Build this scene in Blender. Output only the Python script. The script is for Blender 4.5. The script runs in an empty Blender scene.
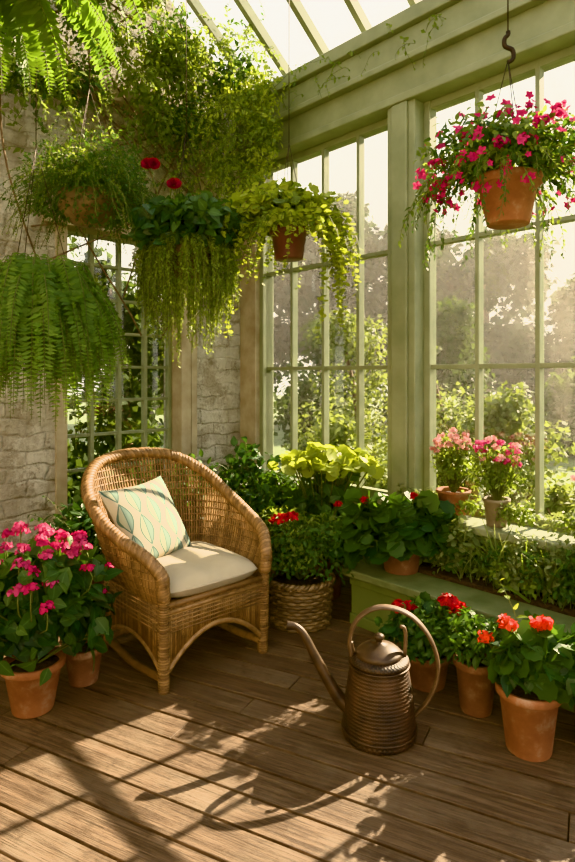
import bpy, math, random
import numpy as np
rng=np.random.default_rng(7); random.seed(7)
S=bpy.context.scene
# ---------------------------------------------------------------- room frame
CU,SU=0.733,0.681            # room axes: b = outward through the glazed wall, a = towards the stone wall
def W(b,a,z=0.0): return np.array([CU*b-SU*a, SU*b+CU*a, z],float)
def Wn(arr):
    arr=np.asarray(arr,float); o=np.empty_like(arr)
    o[...,0]=CU*arr[...,0]-SU*arr[...,1]; o[...,1]=SU*arr[...,0]+CU*arr[...,1]; o[...,2]=arr[...,2]
    return o
# ---------------------------------------------------------------- mesh builder
class MB:
    def __init__(s): s.V=[];s.F=[];s.C=[];s.n=0;s.mats=[]
    def mi(s,m):
        if m not in s.mats: s.mats.append(m)
        return s.mats.index(m)
    def add(s,v,f,mat,col=None,smooth=True):
        v=np.asarray(v,float).reshape(-1,3)
        if col is None: col=np.tile([random.random(),0.5,0.5],(len(v),1))
        s.C.append(np.asarray(col,float).reshape(-1,3))
        m=s.mi(mat)
        if isinstance(f,np.ndarray): f=[f]
        for g in f:
            g=np.asarray(g,int)
            if g.size: s.F.append((g+s.n,m,smooth))
        s.V.append(v); s.n+=len(v)
    def build(s,name,parent=None,origin=None):
        V=np.concatenate(s.V)
        if origin is None:
            mn=V.min(0);mx=V.max(0); origin=np.array([(mn[0]+mx[0])/2,(mn[1]+mx[1])/2,mn[2]])
        origin=np.asarray(origin,float)
        V=V-origin
        me=bpy.data.meshes.new(name)
        loops=np.concatenate([g.ravel() for g,_,_ in s.F]).astype(np.int32)
        sizes=np.concatenate([np.full(len(g),g.shape[1]) for g,_,_ in s.F])
        starts=np.concatenate([[0],np.cumsum(sizes)[:-1]]).astype(np.int32)
        mi=np.concatenate([np.full(len(g),m) for g,m,_ in s.F]).astype(np.int32)
        sm=np.concatenate([np.full(len(g),k) for g,_,k in s.F]).astype(bool)
        me.vertices.add(len(V)); me.vertices.foreach_set('co',V.astype(np.float32).ravel())
        me.loops.add(len(loops)); me.loops.foreach_set('vertex_index',loops)
        me.polygons.add(len(sizes)); me.polygons.foreach_set('loop_start',starts)
        me.update(calc_edges=True)
        me.polygons.foreach_set('material_index',mi); me.polygons.foreach_set('use_smooth',sm)
        at=me.attributes.new('vc','FLOAT_VECTOR','POINT')
        at.data.foreach_set('vector',np.concatenate(s.C).astype(np.float32).ravel())
        for m in s.mats: me.materials.append(m)
        me.update()
        ob=bpy.data.objects.new(name,me); S.collection.objects.link(ob)
        ob.location=origin
        return ob
def bevel(ob,w=.004,seg=2):
    m=ob.modifiers.new('bevel','BEVEL'); m.width=w; m.segments=seg; m.limit_method='ANGLE'
    return ob
def nrm(v): return v/np.maximum(np.linalg.norm(v,axis=-1,keepdims=True),1e-9)
def frames(d,n):
    y=nrm(d); x=nrm(np.cross(y,n)); z=np.cross(x,y)
    return np.stack([x,y,z],axis=2)
def inst(mb,T,pos,R,s,mat,rnd=None):
    tv,tf,tc=T; k=len(pos)
    if k==0: return
    s=np.asarray(s,float)
    if s.ndim==0: s=np.full(k,float(s))
    if s.ndim==1: s=np.repeat(s[:,None],3,1)
    V=pos[:,None,:]+np.einsum('kij,knj->kni',R,tv[None]*s[:,None,:])
    if rnd is None: rnd=rng.random(k)
    col=np.empty((k,len(tv),3)); col[:,:,0]=rnd[:,None]; col[:,:,1]=tc[None,:,0]; col[:,:,2]=tc[None,:,1]
    off=(np.arange(k)*len(tv))[:,None,None]
    fs=[(f[None]+off).reshape(-1,f.shape[1]) for f in tf]
    mb.add(V.reshape(-1,3),fs,mat,col.reshape(-1,3))
# ---------------------------------------------------------------- templates
def t_leaf(w=.5,seg=4,fold=.12,curl=.25,p=.8,serr=0):
    v=[];c=[]
    for i in range(seg+1):
        t=i/seg; ww=w*.5*math.sin(math.pi*min(1,max(0,t))**p)
        if i==0: ww=.02
        if i==seg: ww=.005
        z=-curl*t*t
        for k in (-1,0,1):
            v.append((k*ww,t,z+abs(k)*fold*ww*2)); c.append((t,.5+.5*k))
    f=[]
    for i in range(seg):
        for k in (0,1):
            a=i*3+k; f.append((a,a+1,a+4,a+3))
    return np.array(v),[np.array(f)],np.array(c)
def t_round(lobes=9,cup=.15,sc=.1):
    n=lobes*2; v=[(0,.35,0)]; c=[(0,.5)]
    for i in range(n):
        a=-math.pi/2+2*math.pi*(i+.5)/n
        r=.5*(1+(sc if i%2 else -sc*.3)); 
        if i in(0,n-1): r*=.55
        v.append((r*math.cos(a),.5+r*math.sin(a),cup*(1 if i%2 else .75)*.6)); c.append((1,.9))
    f=[(0,1+i,1+(i+1)%n) for i in range(n)]
    return np.array(v),[np.array(f)],np.array(c)
def t_flower(l=5,depth=.25):
    n=l*4; v=[(0,0,-depth)]; c=[(0,.5)]
    for i in range(n):
        a=2*math.pi*i/n; r=.5*(.8+.2*math.cos(l*a)); 
        v.append((r*.45*math.cos(a),r*.45*math.sin(a),-depth*.2)); c.append((.45,.5))
    for i in range(n):
        a=2*math.pi*i/n; r=.5*(.82+.2*math.cos(l*a)); 
        v.append((r*math.cos(a),r*math.sin(a),.04*math.sin(3*a))); c.append((1,.5))
    tri=[(0,1+i,1+(i+1)%n) for i in range(n)]
    q=[(1+i,1+n+i,1+n+(i+1)%n,1+(i+1)%n) for i in range(n)]
    return np.array(v),[np.array(tri),np.array(q)],np.array(c)
def t_petal():
    v=[];c=[]
    for i,(t,w) in enumerate([(0,.1),(.35,.35),(.75,.5),(1,.28)]):
        for k in(-1,0,1): v.append((k*w,t,(abs(k)*.16*w)+.25*t*t)); c.append((t,.5+.5*k))
    f=[(i*3+k,i*3+k+1,i*3+k+4,i*3+k+3) for i in range(3) for k in(0,1)]
    return np.array(v),[np.array(f)],np.array(c)
LEAF=t_leaf(.5); LEAFW=t_leaf(.75,4,.1,.3,.75); LEAFN=t_leaf(.22,3,.1,.35,.8); PINNA=t_leaf(.32,2,.05,.25,.7)
SMALL=t_leaf(.55,2,.1,.2,.8); ROUND=t_round(); ROUND6=t_round(6,.1,.14); FLOW=t_flower(); PETAL=t_petal()
BLADE=t_leaf(.05,4,.1,.5,.6); QUAD=(np.array([(-.45,.3,.05),(0,0,0),(.45,.3,.05),(0,1,-.15)]),[np.array([(0,1,2,3)])],np.array([(.3,0),(0,.5),(.3,1),(1,.5)]))
# ---------------------------------------------------------------- curves / solids
def spline(pts,n):
    P=np.asarray(pts,float); m=len(P)
    Q=np.vstack([2*P[0]-P[1],P,2*P[-1]-P[-2]])
    t=np.linspace(0,m-1-1e-6,n); i=t.astype(int); f=(t-i)[:,None]
    a,b,c,d=Q[i],Q[i+1],Q[i+2],Q[i+3]
    return .5*((2*b)+(-a+c)*f+(2*a-5*b+4*c-d)*f**2+(-a+3*b-3*c+d)*f**3)
def tube(mb,P,r,mat,k=6,col=None,flat=None,cap=True):
    P=np.asarray(P,float); n=len(P)
    r=np.broadcast_to(np.asarray(r,float),(n,))
    T=nrm(np.gradient(P,axis=0))
    up=np.array([0,0,1.]) if abs(T[0,2])<.9 else np.array([1.,0,0])
    N=[nrm(np.cross(T[0],up))]
    for i in range(1,n):
        v=N[-1]-T[i]*np.dot(N[-1],T[i]); N.append(nrm(v))
    N=np.array(N); B=np.cross(T,N)
    a=np.linspace(0,2*math.pi,k,endpoint=False)
    fa,fb=(1,1) if flat is None else flat
    V=P[:,None]+r[:,None,None]*(fa*np.cos(a)[None,:,None]*N[:,None]+fb*np.sin(a)[None,:,None]*B[:,None])
    i=np.arange(n-1)[:,None]*k; j=np.arange(k)[None]; j2=(j+1)%k
    f=np.stack([i+j,i+j2,i+k+j2,i+k+j],-1).reshape(-1,4)
    rr=random.random() if col is None else col
    c=np.empty((n,k,3)); c[...,0]=rr; c[...,1]=np.linspace(0,1,n)[:,None]; c[...,2]=(a/6.283)[None]
    fs=[f]
    if cap and k>=3:
        fs.append(np.array([list(range(k))[::-1]])); fs.append(np.array([[(n-1)*k+q for q in range(k)]]))
    mb.add(V.reshape(-1,3),fs,mat,c.reshape(-1,3))
def lathe(mb,prof,c,mat,k=40,sx=1,sy=1,fn=None):
    prof=np.asarray(prof,float); n=len(prof); a=np.linspace(0,2*math.pi,k,endpoint=False)
    V=np.empty((n,k,3)); V[...,0]=prof[:,0:1]*np.cos(a)*sx; V[...,1]=prof[:,0:1]*np.sin(a)*sy; V[...,2]=prof[:,1:2]
    if fn is not None: V=fn(V,a)
    V=V+np.asarray(c,float)
    i=np.arange(n-1)[:,None]*k; j=np.arange(k)[None]; j2=(j+1)%k
    f=np.stack([i+j,i+j2,i+k+j2,i+k+j],-1).reshape(-1,4)
    col=np.empty((n,k,3)); col[...,0]=random.random(); col[...,1]=np.linspace(0,1,n)[:,None]; col[...,2]=(a/6.283)[None]
    mb.add(V.reshape(-1,3),f,mat,col.reshape(-1,3))
BF=np.array([(0,3,2,1),(4,5,6,7),(0,1,5,4),(1,2,6,5),(2,3,7,6),(3,0,4,7)])
def box(mb,b0,b1,a0,a1,z0,z1,mat,rnd=None):
    v=[(b0,a0,z0),(b1,a0,z0),(b1,a1,z0),(b0,a1,z0),(b0,a0,z1),(b1,a0,z1),(b1,a1,z1),(b0,a1,z1)]
    r=random.random() if rnd is None else rnd
    mb.add(Wn(np.array(v)),BF,mat,np.tile([r,.5,.5],(8,1)),smooth=False)
# ---------------------------------------------------------------- materials
def newmat(name):
    m=bpy.data.materials.new(name); m.use_nodes=True; nt=m.node_tree; nt.nodes.clear()
    out=nt.nodes.new('ShaderNodeOutputMaterial'); return m,nt,out
def N(nt,t,**k):
    n=nt.nodes.new(t)
    for a,b in k.items(): setattr(n,a,b)
    return n
def L(nt,a,b): nt.links.new(a,b)
def c4(c): return (c[0],c[1],c[2],1)
def mixc(nt,fac,a,b,mode='MIX'):
    n=nt.nodes.new('ShaderNodeMix'); n.data_type='RGBA'; n.blend_type=mode
    for s,v in ((n.inputs[0],fac),(n.inputs[6],a),(n.inputs[7],b)):
        if isinstance(v,bpy.types.NodeSocket): L(nt,v,s)
        else: s.default_value=v if not isinstance(v,tuple) else c4(v)
    return n.outputs[2]
def ramp(nt,src,stops):
    n=nt.nodes.new('ShaderNodeValToRGB'); e=n.color_ramp.elements
    while len(e)<len(stops): e.new(.5)
    for i,(p,c) in enumerate(stops):
        e[i].position=p; e[i].color=c4(c) if isinstance(c,tuple) else (c,c,c,1)
    L(nt,src,n.inputs[0]); return n.outputs[0]
def math_(nt,op,a,b=None,c=None):
    n=nt.nodes.new('ShaderNodeMath'); n.operation=op
    for i,v in enumerate((a,b,c)):
        if v is None: continue
        if isinstance(v,bpy.types.NodeSocket): L(nt,v,n.inputs[i])
        else: n.inputs[i].default_value=v
    return n.outputs[0]
def vc(nt):
    a=N(nt,'ShaderNodeAttribute',attribute_name='vc'); s=N(nt,'ShaderNodeSeparateXYZ'); L(nt,a.outputs['Vector'],s.inputs[0]); return s.outputs
def noise(nt,scale,detail=4,rough=.55,vec=None,coord='Object'):
    n=N(nt,'ShaderNodeTexNoise'); n.inputs['Scale'].default_value=scale; n.inputs['Detail'].default_value=detail; n.inputs['Roughness'].default_value=rough
    if vec is None:
        t=N(nt,'ShaderNodeTexCoord'); vec=t.outputs[coord]
    L(nt,vec,n.inputs['Vector']); return n.outputs[0]
def bump(nt,h,strength=.4,dist=.01):
    b=N(nt,'ShaderNodeBump'); b.inputs['Strength'].default_value=strength; b.inputs['Distance'].default_value=dist; L(nt,h,b.inputs['Height']); return b.outputs[0]
def principled(nt,out,col,rough=.5,bmp=None,metal=0,spec=.5):
    p=N(nt,'ShaderNodeBsdfPrincipled'); p.inputs['Metallic'].default_value=metal
    p.inputs['Specular IOR Level'].default_value=spec
    for s,v in ((p.inputs['Base Color'],col),(p.inputs['Roughness'],rough)):
        if isinstance(v,bpy.types.NodeSocket): L(nt,v,s)
        else: s.default_value=c4(v) if isinstance(v,tuple) else v
    if bmp is not None: L(nt,bmp,p.inputs['Normal'])
    if out is not None: L(nt,p.outputs[0],out.inputs[0])
    return p
def leafmat(name,dark,light,trans=.35,rough=.45,rib=.35,tcol=None,spec=.35):
    m,nt,out=newmat(name); o=vc(nt)
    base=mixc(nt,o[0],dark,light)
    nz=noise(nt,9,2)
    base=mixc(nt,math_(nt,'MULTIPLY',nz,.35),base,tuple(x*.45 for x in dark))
    if rib>0:
        d=math_(nt,'ABSOLUTE',math_(nt,'SUBTRACT',o[2],.5)); r=math_(nt,'LESS_THAN',d,.05)
        base=mixc(nt,math_(nt,'MULTIPLY',r,rib),base,tuple(min(1,x*1.6+.03) for x in light))
    p=principled(nt,None,base,rough,spec=spec)
    t=N(nt,'ShaderNodeBsdfTranslucent')
    tc=mixc(nt,.5,base,tcol or (light[0]*1.6,light[1]*1.6,light[2]*.6)); L(nt,tc,t.inputs[0])
    ms=N(nt,'ShaderNodeMixShader'); ms.inputs[0].default_value=trans
    L(nt,p.outputs[0],ms.inputs[1]); L(nt,t.outputs[0],ms.inputs[2]); L(nt,ms.outputs[0],out.inputs[0]); return m
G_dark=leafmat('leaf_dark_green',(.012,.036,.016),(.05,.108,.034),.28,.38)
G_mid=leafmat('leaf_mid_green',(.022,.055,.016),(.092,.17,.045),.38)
G_fern=leafmat('fern_green',(.045,.095,.02),(.19,.31,.065),.42,rib=0)
G_lime=leafmat('leaf_lime',(.14,.21,.035),(.42,.47,.11),.42)
G_trail=leafmat('trailing_green',(.09,.15,.033),(.30,.37,.10),.42,rib=0)
G_grey=leafmat('leaf_sage',(.09,.13,.055),(.28,.32,.17),.38,rib=0)
G_vine=leafmat('vine_green',(.06,.11,.027),(.25,.32,.10),.45,rib=0)
G_out=leafmat('outdoor_bush_leaf',(.05,.085,.025),(.22,.26,.10),.45,.6,rib=0)
G_tree=leafmat('distant_tree_leaf',(.010,.024,.017),(.038,.062,.038),.34,.85,rib=0,spec=.05)
G_tree2=leafmat('near_tree_leaf',(.018,.04,.016),(.08,.115,.045),.42,.7,rib=0,spec=.1)
F_red=leafmat('petal_red',(.32,.004,.01),(.58,.012,.025),.3,.5,0,(.8,.02,.02))
F_crim=leafmat('petal_crimson',(.16,.002,.012),(.33,.005,.025),.25,.5,0,(.5,.01,.03))
F_oran=leafmat('petal_orange_red',(.62,.03,.008),(.82,.08,.015),.3,.5,0,(.9,.10,.02))
F_pink=leafmat('petal_pink',(.50,.04,.15),(.78,.16,.33),.32,.5,0,(.8,.18,.36))
F_mag=leafmat('petal_magenta',(.45,.01,.09),(.72,.07,.22),.32,.5,0,(.8,.09,.26))
F_pale=leafmat('petal_pale_pink',(.68,.27,.28),(.85,.50,.46),.38,.5,0,(.85,.55,.48))
def stem_m():
    m,nt,out=newmat('plant_stem'); principled(nt,out,mixc(nt,noise(nt,30),(.06,.10,.02),(.14,.14,.05)),.6); return m
STEM=stem_m()
def simple(name,c1,c2,scale=20,rough=.6,bs=.3,bd=.003,metal=0,detail=5):
    m,nt,out=newmat(name); n=noise(nt,scale,detail)
    f=ramp(nt,n,[(.3,0.0),(.7,1.0)])
    principled(nt,out,mixc(nt,f,c1,c2),rough,bump(nt,n,bs,bd),metal); return m
def terra(name,c1,c2):
    m,nt,out=newmat(name); n=noise(nt,7,6,.65); n2=noise(nt,90,3)
    c=mixc(nt,ramp(nt,n,[(.35,0.),(.65,1.)]),c1,c2)
    c=mixc(nt,ramp(nt,noise(nt,14,6,.7),[(.52,0.),(.72,.6)]),c,(.42,.33,.25))
    principled(nt,out,c,.8,bump(nt,n2,.25,.002)); return m
TERRA=terra('terracotta',(.22,.088,.046),(.36,.155,.08)); TERRA_D=terra('terracotta_aged',(.15,.072,.046),(.26,.125,.076))
MAROON=simple('maroon_glaze',(.07,.022,.022),(.13,.045,.042),12,.4)
GREYPOT=simple('grey_brown_clay',(.15,.12,.085),(.26,.215,.15),14,.7)
SOIL=simple('soil',(.02,.013,.008),(.06,.04,.025),60,.95,1,.01)
IRON=simple('dark_iron',(.02,.018,.015),(.06,.04,.03),40,.6,.3,.001,.6)
GREEN=simple('sage_green_paint',(.20,.225,.135),(.275,.295,.185),6,.5,.15,.002)
GREEND=simple('olive_green_paint',(.11,.145,.055),(.17,.205,.085),5,.5,.2,.002)
CREAM=simple('weathered_cream_wood',(.30,.245,.17),(.46,.40,.29),8,.7,.4,.003)
SILL=simple('weathered_green_sill',(.105,.13,.06),(.20,.225,.125),9,.6,.4,.003)
BARK=simple('bark',(.08,.055,.035),(.2,.14,.09),18,.9,.8,.01)
GRASS=simple('lawn',(.05,.08,.025),(.13,.17,.06),3,.9,.5,.02)
def wicker(name,c1,c2,c3):
    m,nt,out=newmat(name); o=vc(nt)
    c=mixc(nt,o[0],c1,c2); c=mixc(nt,ramp(nt,noise(nt,25,4),[(.45,0.),(.75,.8)]),c,c3)
    principled(nt,out,c,.5,bump(nt,noise(nt,160,3),.4,.002)); return m
WICK=wicker('wicker_cane',(.15,.083,.039),(.37,.225,.108),(.07,.038,.018))
BASK=wicker('seagrass_weave',(.12,.08,.045),(.27,.19,.11),(.06,.04,.022))
def plaster():
    m,nt,out=newmat('whitewashed_rubble_wall'); 
    tc=N(nt,'ShaderNodeTexCoord').outputs['Object']
    sp=N(nt,'ShaderNodeSeparateXYZ'); L(nt,tc,sp.inputs[0])
    cb=N(nt,'ShaderNodeCombineXYZ'); L(nt,math_(nt,'ADD',sp.outputs[0],sp.outputs[1]),cb.inputs[0]); L(nt,sp.outputs[2],cb.inputs[1])
    n3=N(nt,'ShaderNodeTexNoise'); n3.inputs['Scale'].default_value=6; n3.inputs['Detail'].default_value=5; L(nt,tc,n3.inputs['Vector'])
    vs=N(nt,'ShaderNodeVectorMath',operation='SCALE'); L(nt,n3.outputs[1],vs.inputs[0]); vs.inputs['Scale'].default_value=.10
    va=N(nt,'ShaderNodeVectorMath',operation='ADD'); L(nt,cb.outputs[0],va.inputs[0]); L(nt,vs.outputs[0],va.inputs[1])
    br=N(nt,'ShaderNodeTexBrick'); L(nt,va.outputs[0],br.inputs['Vector']); br.inputs['Scale'].default_value=1.0
    br.inputs['Brick Width'].default_value=.25; br.inputs['Row Height'].default_value=.095; br.inputs['Mortar Size'].default_value=.012; br.inputs['Mortar Smooth'].default_value=1.0
    big=noise(nt,1.3,6,.62,tc); mid=noise(nt,8,8,.72,tc); fine=noise(nt,50,6,.68,tc)
    c=mixc(nt,ramp(nt,mid,[(.38,0.),(.60,1.)]),(.43,.38,.30),(.66,.62,.53))
    c=mixc(nt,ramp(nt,big,[(.50,0.),(.66,.5)]),c,(.31,.245,.17))
    c=mixc(nt,ramp(nt,noise(nt,4.2,9,.78,tc),[(.48,0.),(.55,.9)]),c,(.73,.70,.61))
    c=mixc(nt,ramp(nt,noise(nt,9,9,.82,tc),[(.56,0.),(.63,.65)]),c,(.23,.185,.13))
    mp=N(nt,'ShaderNodeMapping'); mp.inputs['Scale'].default_value=(6,6,.6); L(nt,tc,mp.inputs[0])
    c=mixc(nt,ramp(nt,noise(nt,1.5,5,.6,mp.outputs[0]),[(.56,0.),(.8,.5)]),c,(.18,.145,.10))
    patch=ramp(nt,noise(nt,2.6,6,.7,tc),[(.50,.9),(.64,.15)])
    c=mixc(nt,math_(nt,'MULTIPLY',math_(nt,'MULTIPLY',br.outputs['Fac'],patch),.35),c,(.22,.175,.12))
    bf=math_(nt,'MULTIPLY',math_(nt,'SUBTRACT',1.0,br.outputs['Fac']),patch)
    h=math_(nt,'ADD',math_(nt,'ADD',math_(nt,'MULTIPLY',big,.7),math_(nt,'MULTIPLY',mid,1.0)),math_(nt,'ADD',math_(nt,'MULTIPLY',fine,.38),math_(nt,'MULTIPLY',bf,.25)))
    principled(nt,out,c,.92,bump(nt,h,1.0,.06)); return m
PLASTER=plaster()
def floorwood():
    m,nt,out=newmat('deck_wood'); o=vc(nt); tc=N(nt,'ShaderNodeTexCoord').outputs['Object']
    off=N(nt,'ShaderNodeCombineXYZ'); L(nt,math_(nt,'MULTIPLY',o[0],37.0),off.inputs[0]); L(nt,math_(nt,'MULTIPLY',o[0],11.0),off.inputs[2])
    ad=N(nt,'ShaderNodeVectorMath',operation='ADD'); L(nt,tc,ad.inputs[0]); L(nt,off.outputs[0],ad.inputs[1])
    mp=N(nt,'ShaderNodeMapping'); mp.inputs['Scale'].default_value=(1.2,22,1); L(nt,ad.outputs[0],mp.inputs[0])
    g=noise(nt,2.2,8,.65,mp.outputs[0]); 
    mp2=N(nt,'ShaderNodeMapping'); mp2.inputs['Scale'].default_value=(2.5,90,1); L(nt,ad.outputs[0],mp2.inputs[0])
    g2=noise(nt,2.5,5,.7,mp2.outputs[0]); big=noise(nt,2.3,8,.7,ad.outputs[0])
    c=mixc(nt,ramp(nt,g,[(.36,0.),(.64,1.)]),(.068,.043,.028),(.235,.158,.105))
    c=mixc(nt,ramp(nt,g2,[(.46,0.),(.62,.88)]),c,(.038,.024,.016))
    c=mixc(nt,ramp(nt,big,[(.48,0.),(.66,.5)]),c,(.255,.20,.145))
    c=mixc(nt,ramp(nt,noise(nt,6,8,.8,ad.outputs[0]),[(.53,0.),(.64,.65)]),c,(.046,.03,.02))
    c=mixc(nt,math_(nt,'MULTIPLY',o[0],.5),c,(.085,.056,.037))
    principled(nt,out,c,ramp(nt,g,[(.2,.40),(.8,.62)]),bump(nt,math_(nt,'ADD',g,math_(nt,'MULTIPLY',g2,.9)),.8,.009),spec=.4); return m
DECK=floorwood()
def glass():
    m,nt,out=newmat('window_glass'); t=N(nt,'ShaderNodeBsdfTransparent'); t.inputs[0].default_value=(.97,.98,.97,1)
    g=N(nt,'ShaderNodeBsdfGlossy'); g.inputs['Roughness'].default_value=.03
    ms=N(nt,'ShaderNodeMixShader'); ms.inputs[0].default_value=.05
    L(nt,t.outputs[0],ms.inputs[1]); L(nt,g.outputs[0],ms.inputs[2]); L(nt,ms.outputs[0],out.inputs[0]); return m
GLASS=glass()
def fabric(name,c):
    m,nt,out=newmat(name); w=noise(nt,260,2)
    principled(nt,out,mixc(nt,noise(nt,12,4),c,tuple(x*.82 for x in c)),.9,bump(nt,w,.35,.002),spec=.2); return m
CUSH=fabric('cream_cushion_fabric',(.50,.43,.32))
def pillowmat():
    m,nt,out=newmat('leaf_print_fabric'); o=vc(nt)
    u=math_(nt,'MULTIPLY',o[1],5.0); fl=math_(nt,'FLOOR',u); fu=math_(nt,'SUBTRACT',math_(nt,'FRACT',u),.5)
    v=math_(nt,'ADD',math_(nt,'MULTIPLY',o[2],2.6),math_(nt,'MULTIPLY',fl,.5)); fv=math_(nt,'FRACT',v)
    wd=math_(nt,'MULTIPLY',math_(nt,'SINE',math_(nt,'MULTIPLY',fv,math.pi)),.44)
    ins=math_(nt,'LESS_THAN',math_(nt,'ABSOLUTE',fu),wd)
    edge=math_(nt,'GREATER_THAN',math_(nt,'ABSOLUTE',fu),math_(nt,'SUBTRACT',wd,.08))
    rib=math_(nt,'LESS_THAN',math_(nt,'ABSOLUTE',fu),.03)
    half=math_(nt,'GREATER_THAN',fu,0.0)
    body=mixc(nt,half,(.31,.32,.24),(.16,.22,.19))
    body=mixc(nt,edge,body,(.08,.13,.115)); body=mixc(nt,rib,body,(.09,.14,.12))
    c=mixc(nt,ins,(.40,.36,.28),body)
    principled(nt,out,c,.9,bump(nt,noise(nt,240,2),.3,.002),spec=.2); return m
PILLOW=pillowmat()
def canmat():
    m,nt,out=newmat('aged_copper_weave'); o=vc(nt)
    b=math_(nt,'SINE',math_(nt,'MULTIPLY',o[1],320.0)); q=math_(nt,'SINE',math_(nt,'MULTIPLY',o[2],300.0))
    h=math_(nt,'MULTIPLY',b,q)
    c=mixc(nt,ramp(nt,noise(nt,9,7,.7),[(.4,0.),(.65,1.)]),(.014,.010,.008),(.085,.046,.027))
    c=mixc(nt,math_(nt,'MULTIPLY',math_(nt,'GREATER_THAN',h,.45),.25),c,(.14,.085,.05))
    principled(nt,out,c,.48,bump(nt,h,.35,.002),.2); return m
CANB=canmat(); CANM=simple('aged_copper',(.02,.014,.011),(.09,.055,.033),18,.4,.2,.002,.25)
CANH=simple('worn_wood_handle',(.06,.037,.024),(.15,.095,.058),20,.5,.3,.002,.0)
# ---------------------------------------------------------------- floor
FA=math.atan2(-.451,.893)
mb=MB(); bw=.128; gap=.009
y=-5.5
while y<6:
    x=-7+random.random()*-2
    while x<7:
        l=2.6+random.random()*1.8; r=random.random(); dz=random.uniform(-.0015,.0015)
        x0,x1,y0,y1=x,x+l-.004,y,y+bw-gap
        v=[(x0,y0,-.03),(x1,y0,-.03),(x1,y1,-.03),(x0,y1,-.03),(x0,y0,dz),(x1,y0,dz),(x1,y1,dz),(x0,y1,dz)]
        mb.add(v,BF,DECK,np.tile([r,.5,.5],(8,1)),smooth=False); x+=l
    y+=bw
fl=mb.build('floor',origin=(0,0,0)); fl.rotation_euler=(0,0,FA)
import bmesh
bm=bmesh.new(); bm.from_mesh(fl.data)
ca,sa=math.cos(-FA),math.sin(-FA)
def tofl(p): return (ca*p[0]-sa*p[1], sa*p[0]+ca*p[1], p[2])
for (b,a,nb,na) in ((3.0,0,1,0),(-1.8,0,-1,0),(0,3.69,0,1),(0,-2.5,0,-1)):
    bmesh.ops.bisect_plane(bm,geom=bm.verts[:]+bm.edges[:]+bm.faces[:],plane_co=tofl(W(b,a)),plane_no=tofl(W(nb,na)),clear_outer=True)
bm.to_mesh(fl.data); bm.free(); bevel(fl,.003,1)
mb=MB(); box(mb,-2.1,3.1,-2.6,3.99,-.12,-.032,SOIL); mb.build('subfloor')
# ---------------------------------------------------------------- stone wall with window
Hh=3.45; RS=.8; RB=.6; RZ=Hh+RS*(3-RB)
mb=MB(); A0,A1=3.69,3.99
WB0,WB1,WZ0,WZ1=1.49,2.42,.25,2.30
box(mb,-2.1,WB0,A0,A1,0,Hh,PLASTER); box(mb,WB1,3.0,A0,A1,0,Hh,PLASTER)
box(mb,WB0,WB1,A0,A1,0,WZ0,PLASTER); box(mb,WB0,WB1,A0,A1,WZ1,Hh,PLASTER)
g=[(3.0,Hh),(RB,RZ),(-2.1,Hh)]
v=[(b,a,z) for a in(A0,A1) for b,z in g]
mb.add(Wn(np.array(v)),[np.array([(0,1,2),(5,4,3)]),np.array([(0,3,4,1),(1,4,5,2),(2,5,3,0)])],PLASTER,smooth=False)
mb.build('wall_back')
mb=MB()
box(mb,WB0-.02,WB0+.05,A0-.02,A0+.14,WZ0,WZ1,CREAM); box(mb,WB1-.06,WB1+.02,A0-.04,A0+.14,WZ0,WZ1,CREAM); box(mb,WB1+.03,WB1+.08,A0-.03,A0+.10,WZ0,WZ1+.1,CREAM)
box(mb,WB0-.1,WB1+.10,A0-.05,A0+.1,WZ1-.02,WZ1+.08,CREAM)
box(mb,WB0-.02,WB1+.05,A0-.06,A0+.14,WZ0-.06,WZ0,CREAM)
for zz in np.arange(WZ0+.02,WZ1,.225): box(mb,WB0+.05,WB1-.06,A0+.09,A0+.125,zz,zz+.02,GREEN)
for i in range(5):
    bb=WB0+.05+i*(WB1-.06-WB0-.05-.03)/4; box(mb,bb,bb+.026,A0+.085,A0+.13,WZ0,WZ1,GREEN)
box(mb,WB0+.06,WB1-.08,A0+.105,A0+.109,WZ0,WZ1,GLASS)
bevel(mb.build('window_1'),.004)
mb=MB(); box(mb,1.35,2.62,A0-.10,A0,3.12,3.22,CREAM); box(mb,2.50,2.62,A0-.08,A0,2.5,3.12,CREAM); bevel(mb.build('trim_3'),.006)
# ---------------------------------------------------------------- glazed wall
mb=MB(); box(mb,3.0,3.12,-2.5,3.69,0,.56,PLASTER); mb.build('wall_right')
mb=MB()
box(mb,2.90,3.2,-2.5,3.69,2.97,3.38,GREEN); box(mb,2.86,3.22,-2.5,3.69,3.38,3.47,GREEN); box(mb,2.87,3.0,-2.5,3.69,2.95,3.0,GREEN)
box(mb,2.84,2.9,-2.5,3.69,3.16,3.2,GREEN)
bevel(mb.build('trim_1'),.008,2)
def window(name,a0,a1,n,axis='b'):
    mb=MB(); z0,z1=.56,2.97
    def bx(c0,c1,p0,p1,q0,q1,m):
        box(mb,c0,c1,p0,p1,q0,q1,m)
    for zz,h in ((z0,.06),(1.385,.026),(2.105,.026),(z1-.06,.06)): bx(3.0,3.05,a0,a1,zz,zz+h,GREEN)
    bx(2.99,3.06,a0,a0+.04,z0,z1,GREEN); bx(2.99,3.06,a1-.04,a1,z0,z1,GREEN)
    for i in range(1,n):
        c=a0+(a1-a0)*i/n; bx(2.998,3.052,c-.012,c+.012,z0,z1,GREEN)
    bx(3.02,3.024,a0,a1,z0,z1,GLASS)
    bevel(mb.build(name),.004)
window('window_2',2.24,3.50,4); window('window_3',.02,2.04,6) ; window('window_4',-2.3,-.18,6)
mb=MB()
for a in (2.14,-.08): 
    box(mb,2.90,3.12,a-.1,a+.1,.56,2.97,GREEN); box(mb,2.88,2.9,a-.055,a+.055,.58,2.95,GREEN)
box(mb,2.92,3.07,3.50,3.69,0,2.97,CREAM); box(mb,2.96,3.07,3.46,3.52,.3,2.97,GREEN)
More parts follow.
